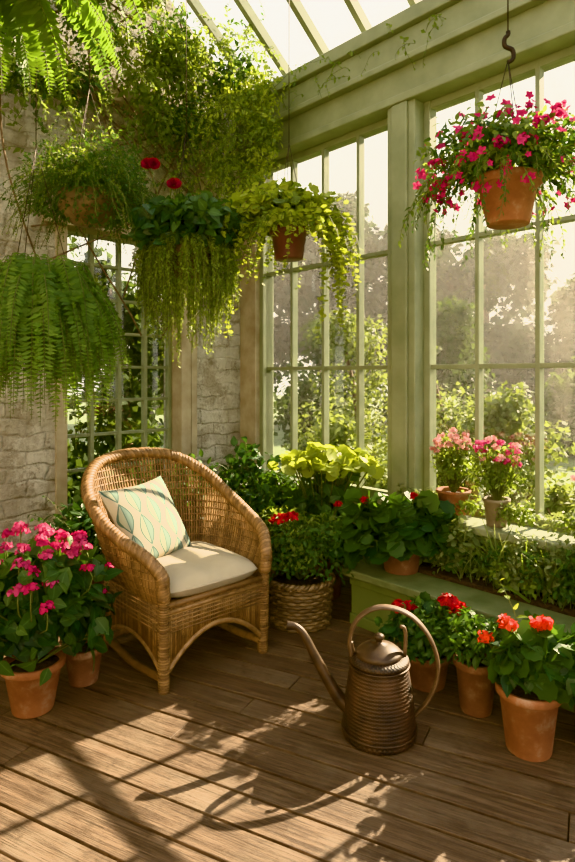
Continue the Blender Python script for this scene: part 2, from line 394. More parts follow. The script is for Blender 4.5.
box(mb,2.90,3.12,-2.5,-2.3,.56,2.97,GREEN)
bevel(mb.build('trim_2'),.006)
mb=MB(); box(mb,-2.1,-1.8,-2.5,3.69,0,Hh,PLASTER); mb.build('wall_left')
mb=MB()
box(mb,2.48,2.98,-2.4,2.16,0,.27,GREEND); box(mb,2.42,2.66,-2.4,2.19,.27,.31,SILL)
box(mb,2.465,2.49,-2.4,2.16,0,.06,GREEND)
box(mb,2.465,2.49,-2.4,2.16,.215,.27,GREEND)
box(mb,2.66,2.80,-2.4,2.16,.27,.33,SOIL)
box(mb,2.78,2.98,-2.4,2.10,.27,.54,GREEND); box(mb,2.76,2.98,-2.4,2.10,.54,.58,GREEN)
bevel(mb.build('planter_bench'),.006)
# ---------------------------------------------------------------- glass roof
mb=MB()
for sgn in (1,-1):
    e=3.0 if sgn>0 else -1.8; rid=RB
    for a in np.arange(3.55,-2.6,-.37):
        w=.02; d=.09
        v=[]
        for (b,z) in ((e,Hh),(rid,RZ)):
            for aa in(a-w,a+w):
                for dz in(0,d): v.append((b,aa,z+dz))
        mb.add(Wn(np.array(v)),np.array([(0,1,3,2),(4,6,7,5),(0,2,6,4),(1,5,7,3),(0,4,5,1),(2,3,7,6)]),GREEN,smooth=False)
    v=[(e,3.7,Hh+.07),(rid,3.7,RZ+.07),(rid,-2.5,RZ+.07),(e,-2.5,Hh+.07)]
    mb.add(Wn(np.array(v)),np.array([(0,1,2,3)]),GLASS,smooth=False)
    for k in(.33,.66):
        b=e+(rid-e)*k; z=Hh+(RZ-Hh)*k; box(mb,b-.02,b+.02,-2.5,3.69,z+.01,z+.05,GREEN)
box(mb,RB-.04,RB+.04,-2.5,3.69,RZ-.02,RZ+.12,GREEN)
mb.build('ceiling')
# ---------------------------------------------------------------- plant generators
def U(k): return nrm(rng.normal(size=(k,3)))
def bush(mb,c,rad,k,T,size,mat,up=.5,shell=.45,var=.35,droop=.4,hemi=None,sx=1.0):
    d=U(k)
    if hemi is not None: d[:,2]=np.where(d[:,2]<hemi,-d[:,2]*.6,d[:,2])
    r=shell+(1-shell)*rng.random(k)**.6
    ph=rng.random(3)*6
    lump=1+.16*np.sin(4*d[:,0]+ph[0])+.14*np.sin(5*d[:,1]+ph[1])+.12*np.sin(6*d[:,2]+ph[2])
    pos=np.asarray(c)+d*np.asarray(rad)*(r*lump)[:,None]
    n=nrm(d*.8+np.array([0,0,up])+rng.normal(size=(k,3))*.45)
    dr=nrm(d*.9+np.array([0,0,-droop])+rng.normal(size=(k,3))*.7)
    s=size*(1-var+2*var*rng.random(k))
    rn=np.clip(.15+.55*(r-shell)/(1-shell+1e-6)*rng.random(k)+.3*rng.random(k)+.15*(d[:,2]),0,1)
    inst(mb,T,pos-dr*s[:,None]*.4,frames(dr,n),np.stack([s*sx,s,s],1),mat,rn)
    return pos
def stems(mb,base,tips,r=.003,k=5):
    base=np.asarray(base,float)
    for t in tips:
        m=base*.5+t*.5; m[2]+=.06*np.linalg.norm(t-base)
        tube(mb,spline([base,m,t],7),r,STEM,4,cap=False)
def head(mb,c,r,k,mat,T=PETAL,size=.5):
    d=U(k); d[:,2]=np.where(d[:,2]<-.3,-d[:,2],d[:,2])
    rr=(.25+.75*rng.random(k)**.5)
    pos=np.asarray(c)+d*r*rr[:,None]*np.array([1,1,.75])*.8
    n=nrm(d+rng.normal(size=(k,3))*.35); t=nrm(np.cross(n,U(k)))
    inst(mb,T,pos-t*r*size*.4,frames(t,n),r*size*(.8+.4*rng.random(k)),mat,rng.random(k))
def heads(mb,base,pts,r,k,mat,stem=True):
    for p in pts:
        p=np.asarray(p,float); head(mb,p,r*(.85+.3*random.random()),k,mat)
        if stem: tube(mb,spline([base,(np.asarray(base)*.4+p*.6)+np.array([0,0,-.02]),p],6),.003,STEM,4,cap=False)
def rose(mb,c,r,mat,face=(0,-1,.3)):
    face=nrm(np.asarray(face,float))
    for ring,(n_,rad,op) in enumerate([(4,.25,.15),(5,.5,.4),(6,.8,.75),(7,1.,1.05)]):
        for i in range(n_):
            a=2*math.pi*(i/n_)+ring*.5
            x=nrm(np.cross(face,np.array([0,0,1.]))); yv=np.cross(face,x)
            o=x*math.cos(a)+yv*math.sin(a)
            dr=nrm(face*(1.2-op)+o*op); nn=nrm(face*op-o*(1.2-op))*1.0
            inst(mb,PETAL,(np.asarray(c)+o*r*rad*.15)[None],frames(dr[None],nn[None]),r*(.7+.35*rad),mat)
def strand(mb,p0,L0,dirh,T,size,mat,step=.02,out=.15,wob=.03,stem=.0015):
    n=max(4,int(L0/.03)); pts=[np.asarray(p0,float)]
    d=nrm(np.array([dirh[0],dirh[1],dirh[2] if len(dirh)>2 else .3],float))
    for i in range(n):
        d=nrm(d+np.array([0,0,-out])+rng.normal(size=3)*wob*3); pts.append(pts[-1]+d*L0/n)
    P=np.array(pts); k=max(3,int(L0/step)); PP=spline(P,k)
    tube(mb,P,stem,STEM,3,cap=False)
    tan=nrm(np.gradient(PP,axis=0)); side=U(k); side=nrm(side-tan*(side*tan).sum(1,keepdims=True))
    dr=nrm(side+tan*.5+np.array([0,0,-.2])); nn=nrm(tan*-.3+np.array([0,0,1.])+U(k)*.5+side*.4)
    s=size*(.6+.7*rng.random(k))*np.linspace(1.1,.6,k)
    inst(mb,T,PP,frames(dr,nn),s,mat)
def frond(mb,p0,az,Lf,rise,droop,mat,w=.07,pairs=34,pw=.8):
    h=np.array([math.cos(az),math.sin(az),0]); n=14; t=np.linspace(0,1,n)
    ang=rise-droop*t**pw; st=Lf/n
    P=np.asarray(p0,float)+np.cumsum(np.stack([np.cos(ang)*h[0],np.cos(ang)*h[1],np.sin(ang)],1)*st,0)
    tube(mb,P,np.linspace(.0028,.001,n),STEM,4,cap=False)
    k=pairs; PP=spline(P,k); T=nrm(np.gradient(PP,axis=0)); tw=random.uniform(-.9,.9)
    sd=np.array([-h[1],h[0],0.]); side=np.repeat(sd[None],k,0); up=np.cross(side,T)
    up=np.where((up[:,2:3]<0)&(np.abs(up[:,2:3])>.2),-up,up)
    side2=nrm(side*math.cos(tw)+up*math.sin(tw)); up2=nrm(np.cross(T,side2)); up2=np.where((up2*up).sum(1,keepdims=True)<0,-up2,up2)
    tt=np.linspace(0.03,1,k); wl=w*np.sin(math.pi*np.clip(tt,.02,1)**.55*.97+.06)**.8
    base=rng.random()*.5
    for sg in(-1,1):
        dr=nrm(side2*sg+T*.35-up2*.2+rng.normal(size=(k,3))*.12); nn=nrm(up2+rng.normal(size=(k,3))*.2)
        inst(mb,PINNA,PP,frames(dr,nn),np.stack([wl*1.15,wl,wl],1),mat,np.clip(base+.5*rng.random(k),0,1))
def pot(mb,c,rt,rb,h,mat,rim=.035,thick=.012):
    rl=rt-(rt-rb)*rim/h
    prof=[(0,0),(rb*.96,0),(rb,.006),(rl*.97,h-rim),(rt*1.0,h-rim+.003),(rt*1.05,h-rim+.008),(rt*1.06,h-.005),(rt*1.03,h),(rt-thick,h-.002),(rl-thick,h-rim-.01)]
    lathe(mb,prof,c,mat,40)
    lathe(mb,[(rt-thick-.002,h-.025),(rt*.5,h-.018),(0.001,h-.015)],c,SOIL,24)
def hangers(mb,c,r,zt,ztop,n=3,rad=.0018,a0=.3):
    c=np.asarray(c,float); zk=c[2]+.62
    for i in range(n):
        a=a0+2*math.pi*i/n; tube(mb,[c+[r*math.cos(a),r*math.sin(a),zt],[c[0],c[1],zk]],rad,IRON,5)
    tube(mb,[[c[0],c[1],zk],[c[0],c[1],ztop]],rad*1.3,IRON,5)
# ---- hanging fern (left)
mb=MB(); c=np.array([-1.14,2.72,1.76])
lathe(mb,[(.02,-.13),(.09,-.11),(.14,-.05),(.16,0),(.15,.005),(.001,-.01)],c,BASK,28); hangers(mb,c,.155,0,3.9)
for i in range(190):
    az=6.283*random.random(); r0=.08*random.random(); rise=random.uniform(.3,1.5)
    frond(mb,c+[r0*math.cos(az),r0*math.sin(az),.02],az,.38+.34*random.random(),rise,rise+1.52,G_fern,.055*(.8+.4*random.random()),38,.24+.14*random.random())
for i in range(190):
    az=6.283*random.random(); r0=.02+.17*random.random()
    frond(mb,c+[r0*math.cos(az),r0*math.sin(az),.10-.10*random.random()],az,.36+.44*random.random()*(1.3-r0*3),.3,1.85,G_fern,.058*(.8+.4*random.random()),36,.13)
mb.build('hanging_fern',origin=c)
# large fern overhead at the left
mb=MB(); c=np.array([-1.04,1.95,2.86]); lathe(mb,[(.02,-.13),(.09,-.11),(.14,-.05),(.16,0),(.15,.005),(.001,-.01)],c,BASK,28); hangers(mb,c,.155,0,4.3)
for i in range(46):
    az=6.283*random.random(); rise=random.uniform(.1,.9)
    frond(mb,c,az,.55+.32*random.random(),rise,rise+1.25+.3*random.random(),G_mid if i%3==0 else G_fern,.10*(.8+.4*random.random()),52,.75)
for az,lf in ((-.35,.85),(-.6,.8),(.1,.8)): frond(mb,c,az,lf,.5,1.7,G_fern,.11,56,.8)
mb.build('hanging_fern',origin=c)
# ---- wispy ball basket
mb=MB(); c=np.array([-1.03,3.12,2.22])
lathe(mb,[(.01,-.10),(.08,-.09),(.15,-.02),(.17,.06),(.15,.065),(.001,.04)],c,BASK,28); hangers(mb,c,.165,.06,3.9)
bush(mb,c+[0,0,.10],(.32,.26,.24),6000,SMALL,.022,G_mid,shell=.3); bush(mb,c+[0,0,.14],(.33,.27,.25),1500,SMALL,.020,G_vine,shell=.6,hemi=-.2)
for i in range(190):
    a=random.random()*6.283; strand(mb,c+[.12*math.cos(a),.12*math.sin(a),.08],.22+.23*random.random(),(math.cos(a),math.sin(a),.9*random.random()),SMALL,.022,G_mid if i%4 else G_trail,.012,.16)
mb.build('hanging_basket_plant',origin=c)
# ---- leafy + trailing basket with roses
mb=MB(); c=np.array([-.52,3.08,1.98])
lathe(mb,[(.01,-.14),(.08,-.12),(.14,-.03),(.155,.04),(.14,.045),(.001,.03)],c,BASK,28); hangers(mb,c,.15,.04,3.9)
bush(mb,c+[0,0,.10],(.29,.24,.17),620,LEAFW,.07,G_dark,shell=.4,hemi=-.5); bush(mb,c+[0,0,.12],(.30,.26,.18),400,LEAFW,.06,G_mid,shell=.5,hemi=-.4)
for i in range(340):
    a=random.random()*6.283; r=.17*random.random()**.5
    strand(mb,c+[r*math.cos(a),r*math.sin(a),.06],.16+.40*(1-r/.2)+.14*random.random(),(math.cos(a)*.6,math.sin(a)*.6,.2),SMALL,.027,G_trail,.011,.6,.02)
rose(mb,c+[-.165,-.14,.40],.028,F_crim); rose(mb,c+[-.13,-.16,.395],.026,F_crim,(.3,-1,.1)); rose(mb,c+[-.035,-.14,.30],.032,F_crim,(0.1,-1,.5))
tube(mb,spline([c+[-.05,-.02,.1],c+[-.12,-.08,.25],c+[-.16,-.12,.40]],8),.003,STEM,5); tube(mb,spline([c+[0,0,.1],c+[-.02,-.08,.2],c+[-.035,-.12,.30]],8),.003,STEM,5)
mb.build('hanging_basket_plant',origin=c)
# ---- lime plant in maroon pot
mb=MB(); c=np.array([.008,3.2,1.965])
pot(mb,c,.10,.075,.165,MAROON); hangers(mb,c,.1,.16,3.9)
bush(mb,c+[-.02,0,.25],(.25,.21,.14),900,ROUND6,.042,G_lime,shell=.2,hemi=-.3,up=.8)
bush(mb,c+[-.02,0,.24],(.24,.20,.12),350,ROUND6,.045,G_vine,shell=.2,hemi=-.3)
for i in range(90):
    a=random.random()*6.283; strand(mb,c+[.07*math.cos(a),.07*math.sin(a),.17],.2+.27*random.random(),(math.cos(a),math.sin(a),.5+1.2*random.random()),ROUND6,.034,G_lime if i%3 else G_vine,.018,.22)
for i in range(26):
    strand(mb,c+[.04+.16*random.random(),-.08*random.random(),.20],.35+.42*random.random(),(.25,-.1,.2),ROUND6,.036,G_lime,.024,.36)
for i in range(12):
    strand(mb,c+[-.08-.12*random.random(),-.05,.2],.3+.40*random.random(),(-.5,-.1,.1),ROUND6,.034,G_lime,.024,.35)
mb.build('hanging_potted_plant',origin=c)
# ---- pink petunia basket
mb=MB(); c=np.array([.882,2.4,1.95])
pot(mb,c,.124,.083,.19,TERRA,.04); 
for i in range(3):
    a=.5+2.094*i; tube(mb,[c+[.12*math.cos(a),.12*math.sin(a),.19],c+[0,0,.66]],.002,IRON,5)
tube(mb,spline([c+[0,0,.65],c+[.02,0,.665],c+[.018,0,.70],c+[-.012,0,.715],c+[-.014,0,.745],c+[.0,0,.76],c+[.0,0,.775]],24),.009,IRON,6)
tube(mb,[c+[0,0,.77],[c[0],c[1],3.98]],.003,IRON,5)
bush(mb,c+[0,0,.27],(.28,.26,.15),1800,LEAF,.034,G_mid,shell=.2,hemi=-.4); bush(mb,c+[0,0,.29],(.31,.27,.17),1200,LEAF,.032,G_vine,shell=.3,hemi=-.4)
for i in range(105):
    a=random.random()*6.283; strand(mb,c+[.10*math.cos(a),.10*math.sin(a),.20],.22+.28*random.random(),(math.cos(a),math.sin(a),.5+.5*random.random()),LEAF,.032,G_mid if i%2 else G_vine,.014,.22)
k=170; d=U(k); d[:,2]=np.where(d[:,2]<-.75,-d[:,2],d[:,2]); pos=c+[0,0,.24]+d*np.array([.34,.28,.23])*(.8+.3*rng.random(k))[:,None]
nn=nrm(d*.6+np.array([-.1,-.7,.2])+U(k)*.7); inst(mb,FLOW,pos,frames(np.cross(nn,U(k)),nn),.043*(.55+.6*rng.random(k)),F_mag)
for q in ((-.2,-.1,.30),(.05,-.2,.33),(.16,-.1,.42),(-.05,-.1,.40),(-.28,-.05,.14),(.28,-.1,.08),(.12,-.18,.36),(.25,-.1,.3),(-.1,-.2,.25),(.0,-.2,.26),(-.3,-.05,.22)): head(mb,c+q,.038,28,F_mag)
mb.build('hanging_petunia_pot',origin=c)
# ---- climbing vines on stone wall and header
mb=MB()
for i in range(250):
    b=.9+2.0*random.random(); z=2.5+1.35*random.random()**.8; p=W(b,3.56-.2*random.random(),z)
    strand(mb,p,.25+.55*random.random(),(random.uniform(-1,1),random.uniform(-1,-.3),random.uniform(-.2,.6)),SMALL,.036,G_vine if i%4 else G_mid,.018,.12,.06)
for i in range(26):
    b=1.0+1.5*random.random(); z=2.95+.9*random.random()
    if i>=18: b=1.9+.7*random.random(); z=2.95+.7*random.random()
    c=W(b,3.40-.1*random.random(),z); bush(mb,c,(.19,.14,.14),250,LEAF if i%2 else SMALL,.042,(G_vine,G_mid,G_trail)[i%3],shell=.2)
for i in range(20):
    c=W(2.45+.32*random.random(),2.95+.5*random.random(),2.7+.65*random.random()); bush(mb,c,(.12,.12,.13),140,SMALL,.038,(G_vine,G_lime)[i%2],shell=.2)
for i in range(100):
    p=W(2.35+.40*random.random(),2.9+.6*random.random(),2.55+.8*random.random())
    strand(mb,p,.25+.45*random.random(),(random.uniform(-1,.0),random.uniform(-1,.0),random.uniform(-.2,.5)),SMALL,.036,G_vine if i%2 else G_lime,.02,.16,.04)
for i in range(9):
    tube(mb,spline([W(1.2+1.6*random.random(),3.66,1.6+random.random()),W(1.0+1.8*random.random(),3.62,2.6),W(1+1.8*random.random(),3.5,3.3),W(1+1.4*random.random(),3.4,3.7)],24),.006,BARK,5)
mb.build('climbing_vine')
mb=MB()
for i in range(20):
    a=3.0-1.2*random.random()**1.2; p=W(2.82,a,3.2+.2*random.random())
    strand(mb,p,.12+.2*random.random(),(random.uniform(-1,.1),random.uniform(-1,.2),.1),SMALL,.03,G_vine,.025,.25,.06)
mb.build('climbing_vine')
# ---------------------------------------------------------------- outdoor
mb=MB(); n=24
gx=np.linspace(-30,50,n); gy=np.linspace(-30,50,n); X,Y=np.meshgrid(gx,gy); Z=-.35+0*X
f=[(i*n+j,i*n+j+1,(i+1)*n+j+1,(i+1)*n+j) for i in range(n-1) for j in range(n-1)]
mb.add(np.stack([X,Y,Z],-1).reshape(-1,3),np.array(f),GRASS); mb.build('lawn')
def tree(name,x,y,h,r,k,ls,mat,low=.15):
    mb=MB(); c=np.array([x,y,-.35])
    tube(mb,spline([c,c+[.1,0,h*.4],c+[-.1,.1,h*.85]],10),np.linspace(.16,.05,10)*h/6,BARK,8)
    for q in range(18):
        zz=h*(low+(.92-low)*random.random()); rr=r*(1.05-.55*abs(zz/h-.45)/.55); a=random.random()*6.283; o=rr*.7*random.random()**.5
        bush(mb,c+[o*math.cos(a),o*math.sin(a),zz],(rr*.45,rr*.45,rr*.42),k//18,QUAD,ls,mat,shell=.15)
    mb.build(name,origin=c)
for (x,y,h,r) in ((-4,21,8.4,2.8),(-.8,22,9.2,2.6),(2,23,10.4,2.8),(4.6,21,8.0,2.6),(7.2,22,9.0,2.8),(10,20,6.4,2.6),(12.5,20,7.4,2.9),(15.5,21,8.0,3.3),(19,21,8.8,3.5),(23,20,8.4,3.5)):
    tree('tree',x,y,h*.88,r,7000,.27,G_tree)
for (x,y,h,r) in ((.6,12,3.0,1.4),(3.2,13,3.4,1.4),(6.4,13,2.0,1.5),(9.2,12,3.0,1.4),(11.8,13,2.2,1.6)):
    tree('shrub',x,y,h,r,4500,.13,G_tree2,.05)
for (b,a,h,r) in ((4.3,3.7,1.0,.6),(4.6,2.9,.85,.55),(6.2,5.4,2.3,.95),(6.6,4.3,2.0,.9),(4.2,1.7,.6,.5),(4.2,.7,.6,.5),(4.6,-.3,.6,.5),(6.2,3.0,1.3,.8)):
    p=W(b,a); tree('garden_shrub',p[0],p[1],h+.3,r,5200,.06,G_out,.1)
for (b,a,h,r) in ((1.6,5.0,2.9,.9),(2.7,5.3,2.7,.9),(2.1,6.2,4.2,1.3),(.8,5.6,3.4,1.1)):
    p=W(b,a); tree('garden_shrub',p[0],p[1],h+.3,r,5200,.085,G_tree2,.06)
mm,nt,out=newmat('haze_volume'); vsn=N(nt,'ShaderNodeVolumeScatter'); vsn.inputs['Density'].default_value=.0055; vsn.inputs['Anisotropy'].default_value=.35; vsn.inputs['Color'].default_value=(1,.94,.84,1)  # scattering volume added outdoors so sunlight gives the view a bright haze
L(nt,vsn.outputs[0],out.inputs['Volume'])
mb=MB(); box(mb,3.6,32,-20,30,-.34,9,mm); haze_box=mb.build('haze_volume')
# ---------------------------------------------------------------- wicker armchair
CB,CA=1.627,2.49
def Cc(p): p=np.asarray(p,float).copy(); p[...,0]+=CB; p[...,1]+=CA; return Wn(p)
mb=MB()
half=[(-.292,-.268,.50),(-.330,-.20,.57),(-.365,-.05,.62),(-.38,.13,.69),(-.355,.31,.79),(-.25,.45,.88),(-.095,.50,.915)]
top=half+[(-x,y,z) for x,y,z in half[::-1]]
hb=[(-.275,-.25,.36),(-.285,-.17,.36),(-.285,-.05,.36),(-.28,.09,.36),(-.25,.20,.36),(-.165,.27,.36),(-.06,.295,.36)]
bot=hb+[(-x,y,z) for x,y,z in hb[::-1]]
NC=132; TP=spline(top,NC); BP=spline(bot,NC)
cen=np.array([0,-.02,0])
for i in range(0,NC):
    f=np.linspace(0,1,9); P=BP[i][None]*(1-f[:,None])+TP[i][None]*f[:,None]
    o=P-cen; o[:,2]=0; P=P+nrm(o)*(.018*np.sin(f*math.pi))[:,None]
    tube(mb,Cc(P),.0056,WICK,5,cap=False)
for r_ in range(18):
    zf=.36+.034*r_+.012
    seg=[]
    for i in range(NC):
        f=(zf-BP[i,2])/(TP[i,2]-BP[i,2])
        if f<.985:
            p=BP[i]*(1-f)+TP[i]*f; o=p-cen; o=np.array([o[0],o[1],0]); p=p+nrm(o)*(.018*math.sin(f*math.pi)+(.006 if (i+r_)%2 else -.006)); seg.append(p)
        else:
            if len(seg)>3: tube(mb,Cc(np.array(seg)),.0045,WICK,4,cap=False)
            seg=[]
    if len(seg)>3: tube(mb,Cc(np.array(seg)),.0045,WICK,4,cap=False)
def braid(pts,n,R=.011,r=.0125,turns=22,ns=3):
    P=spline(pts,n); T=nrm(np.gradient(P,axis=0)); up=np.array([0,0,1.]); Nn=nrm(np.cross(T,up+np.array([.01,.02,0]))); B=np.cross(T,Nn)
    for s in range(ns):
        ph=np.linspace(0,turns*2*math.pi,n)+s*2*math.pi/ns
        tube(mb,Cc(P+R*(np.cos(ph)[:,None]*Nn+np.sin(ph)[:,None]*B)),r,WICK,6)
arm=[(-.283,-.272,.40),(-.288,-.275,.45)]+half
rim=arm+[(-x,y,z) for x,y,z in arm[::-1]]
braid(rim,480,.015,.016,40,4)
for sx in(-1,1):
    tube(mb,Cc(spline([(sx*.275,-.265,.0),(sx*.278,-.262,.2),(sx*.283,-.272,.44)],24)),np.linspace(.022,.019,24),WICK,10)
    for z in np.arange(.01,.42,.011):
        a=np.linspace(0,6.283,13); tube(mb,Cc(np.stack([sx*.2755+.023*np.cos(a)+sx*.005*(z/.4),-.264+.023*np.sin(a)-.004*(z/.4),np.full(13,z)],1)),.0042,WICK,4,cap=False)
    tube(mb,Cc(spline([(sx*.265,.285,.0),(sx*.262,.275,.2),(sx*.262,.26,.38)],12)),.02,WICK,10)
    tube(mb,Cc(spline([(sx*.275,-.265,.055),(sx*.275,0,.035),(sx*.265,.28,.055)],12)),.018,WICK,8)
    ny=34
    for i in range(ny):
        t=i/(ny-1); yy=-.25+.52*t; zb=.18-.10*abs(2*t-1)**2.2
        tube(mb,Cc([(sx*.282,yy,.36),(sx*.280,yy,zb)]),.006,WICK,4)
    t=np.linspace(0,1,30)
    tube(mb,Cc(np.stack([np.full(30,sx*.281),-.25+.52*t,.18-.10*np.abs(2*t-1)**2.2],1)),.012,WICK,6)
    for z in np.arange(.25,.36,.018): tube(mb,Cc([(sx*(.282+.004),-.25,z),(sx*.286,.26,z)]),.004,WICK,4)
t=np.linspace(-1,1,40)
for x in np.linspace(-.255,.255,44):
    zb=.225-.14*abs(x/.26)**2.0; tube(mb,Cc([(x,-.268,.36),(x,-.266,zb)]),.006,WICK,4)
tube(mb,Cc(np.stack([t*.26,np.full(40,-.268),.225-.14*np.abs(t)**2.0],1)),.013,WICK,6)
for z in np.arange(.25,.35,.018): tube(mb,Cc([(-.265,-.274,z),(.265,-.274,z)]),.004,WICK,4)
for z,r in ((.365,.014),(.335,.011)): tube(mb,Cc([(-.275,-.27,z),(.275,-.27,z)]),r,WICK,8)
tube(mb,Cc([(-.26,.275,.06),(.26,.275,.06)]),.014,WICK,8)
for x in np.linspace(-.2,.2,30): tube(mb,Cc([(x,.275,.36),(x,.275,.2)]),.005,WICK,4)
tube(mb,Cc([(-.26,.275,.2),(.26,.275,.2)]),.012,WICK,6)
for x in np.linspace(-.265,.265,50): tube(mb,Cc([(x,-.25,.352),(x,.26,.352)]),.0058,WICK,4)
def pad(cx,cy,cz,hx,hy,hz,mat,n=28,ex=5):
    u=np.linspace(-1,1,n); Ux,Uy=np.meshgrid(u,u)
    V=[];
    for s in(1,-1):
        e=(np.clip(1-np.abs(Ux)**ex,0,1)*np.clip(1-np.abs(Uy)**ex,0,1))**.45
        rx=Ux*np.sqrt(1-.16*Uy**4); ry=Uy*np.sqrt(1-.16*Ux**4)
        zz=s*hz*e*(1+.10*np.cos(Ux*1.5)*np.cos(Uy*1.5))+(.006*np.sin(7*Ux+2*Uy)*e if s>0 else 0)
        V.append(np.stack([cx+hx*rx,cy+hy*ry,cz+zz],-1).reshape(-1,3))
    f=[(i*n+j,i*n+j+1,(i+1)*n+j+1,(i+1)*n+j) for i in range(n-1) for j in range(n-1)]
    f=np.array(f); 
    mb.add(Cc(np.concatenate(V)),[f,f[:,::-1]+n*n],mat)
    a=np.linspace(0,2*math.pi,90)
    q=np.sign(np.cos(a))*np.abs(np.cos(a))**.3; w=np.sign(np.sin(a))*np.abs(np.sin(a))**.3
    tube(mb,Cc(np.stack([cx+hx*q*np.sqrt(1-.16*w**4),cy+hy*w*np.sqrt(1-.16*q**4),np.full(90,cz+.002)],1)),.006,mat,6,cap=False)
pad(0,-.015,.415,.265,.275,.058,CUSH)
mb.build('wicker_armchair')
mb=MB()
n=30; u=np.linspace(-1,1,n); Ux,Uy=np.meshgrid(u,u); hs=.21
nn=nrm(np.array([.20,-.82,.52])); upv=nrm(np.array([-.16,.50,.86])); upv=nrm(upv-nn*np.dot(upv,nn)); rt=np.cross(upv,nn)
ctr=np.array([-.12,.145,.63])
f=np.array([(i*n+j,i*n+j+1,(i+1)*n+j+1,(i+1)*n+j) for i in range(n-1) for j in range(n-1)])
for s in(1,-1):
    e=(np.clip(1-Ux**2,0,1)*np.clip(1-Uy**2,0,1))**.42
    kx=1-.10*(1-Uy**2)*np.abs(Ux)**3; ky=1-.10*(1-Ux**2)*np.abs(Uy)**3
    P=ctr+hs*(Ux*kx)[...,None]*rt+hs*(Uy*ky)[...,None]*upv+(s*.075*e)[...,None]*nn
    col=np.stack([np.full_like(Ux,.5),Ux*.5+.5,Uy*.5+.5],-1)
    mb.add(Cc(P.reshape(-1,3)),f if s>0 else f[:,::-1],PILLOW,col.reshape(-1,3))
mb.build('throw_pillow')
# ---------------------------------------------------------------- watering can
mb=MB(); c=np.array([.345,2.26,0.0]); KS=1.03
def sc(pr): return [(r*KS,z*KS) for r,z in pr]
prof=[(0,0),(.128,0),(.134,.006),(.136,.016),(.130,.024)]
zz=np.linspace(.026,.262,80)
for z in zz: prof.append((.131-.028*((z-.026)/.236)**1.5+.0012*math.sin(z*2*math.pi/.0125),z))
prof+= [(.108,.266),(.110,.272),(.106,.28),(.098,.286),(.082,.29)]
lathe(mb,sc(prof),c,CANB,72)
lathe(mb,sc([(.084,.288),(.086,.296),(.080,.304),(.062,.318),(.035,.33),(.012,.334),(.010,.342),(.018,.348),(.020,.356),(.012,.364),(.001,.366)]),c,CANM,48)
def RR(p,a=-.12):
    p=np.asarray(p,float)*KS; ca_,sa_=math.cos(a),math.sin(a); return np.stack([c[0]+(p[:,0]*ca_-p[:,1]*sa_),c[1]+(p[:,0]*sa_+p[:,1]*ca_),p[:,2]],1)
sp=spline([(-.105,0,.085),(-.145,0,.12),(-.19,0,.19),(-.235,0,.27),(-.275,0,.345),(-.305,0,.375),(-.34,0,.378)],40)
tube(mb,RR(sp),np.concatenate([np.linspace(.028,.0125,32),np.linspace(.0125,.017,8)]),CANM,16)
tube(mb,RR(spline([(-.100,0,.272),(-.108,0,.335),(-.085,0,.405),(-.03,0,.452),(.04,0,.462),(.115,0,.435),(.175,0,.37),(.208,0,.285),(.205,0,.20),(.17,0,.125),(.118,0,.065)],70)),.013,CANH,12,flat=(1.35,.6))
tube(mb,RR(spline([(.092,0,.285),(.095,0,.36),(.09,0,.39),(.075,0,.395)],10)),.007,CANH,8)
tube(mb,RR(spline([(-.092,0,.285),(-.1,.0,.31),(-.104,0,.33)],8)),.009,CANM,8)
for z in (.03,.26):
    a=np.linspace(0,6.2832,60); r=(.1345 if z<.1 else .1085)*KS; tube(mb,np.stack([c[0]+r*np.cos(a),c[1]+r*np.sin(a),np.full(60,z*KS)],1),.004,CANM,6,cap=False)
mb.build('watering_can')
# ---------------------------------------------------------------- floor plants
def potted(name,c,rt,rb,h,mat,fn):
    mb=MB(); c=np.asarray(c,float); pot(mb,c,rt,rb,h,mat); fn(mb,c); return mb.build(name,origin=c)
def f1(mb,c):
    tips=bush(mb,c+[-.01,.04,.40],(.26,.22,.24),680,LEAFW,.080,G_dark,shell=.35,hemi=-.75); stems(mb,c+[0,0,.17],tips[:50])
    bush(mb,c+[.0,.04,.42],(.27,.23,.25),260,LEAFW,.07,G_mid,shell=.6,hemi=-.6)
    for i in range(44):
        a=random.random()*6.283; r=.31*random.random()**.5; p=c+[r*math.cos(a)-.0,r*math.sin(a)*.85+.02,.63+.12*random.random()-.5*r*r*4]
        head(mb,p,.036,28,F_pink if i%3 else F_mag); tube(mb,spline([c+[0,0,.3],p-[0,0,.08],p],5),.0025,STEM,4)
potted('potted_pink_flower',(-1.03,2.43,0),.118,.08,.20,TERRA,f1)
def f1b(mb,c):
    bush(mb,c+[.0,.0,.28],(.12,.12,.14),170,LEAFW,.07,G_dark,shell=.3,hemi=-.3)
    for q in((.03,-.05,.42),(.07,.03,.38),(-.03,.0,.46)): heads(mb,c+[0,0,.2],[c+q],.03,20,F_pink)
potted('potted_pink_flower',(-.90,2.65,0),.085,.062,.16,TERRA_D,f1b)
def f2(mb,c):
    t=bush(mb,c+[0.03,0,.31],(.165,.15,.13),240,ROUND,.07,G_mid,shell=.35,hemi=-.4); stems(mb,c+[0,0,.2],t[:30])
    bush(mb,c+[.03,.0,.31],(.175,.16,.13),110,LEAFW,.065,G_dark,shell=.4,hemi=-.4)
    heads(mb,c+[0,0,.25],[c+[-.085,-.02,.455],c+[.03,-.04,.46]],.046,60,F_oran); heads(mb,c+[0,0,.25],[c+[-.15,.02,.39]],.034,40,F_oran)
    heads(mb,c+[0,0,.25],[c+[.08,-.1,.34]],.02,16,F_crim)
    strand(mb,c+[-.03,.02,.4],.24,(-.1,0,1),LEAF,.05,G_lime,.03,.05)
potted('potted_geranium',(.87,2.165,0),.108,.078,.23,TERRA,f2)
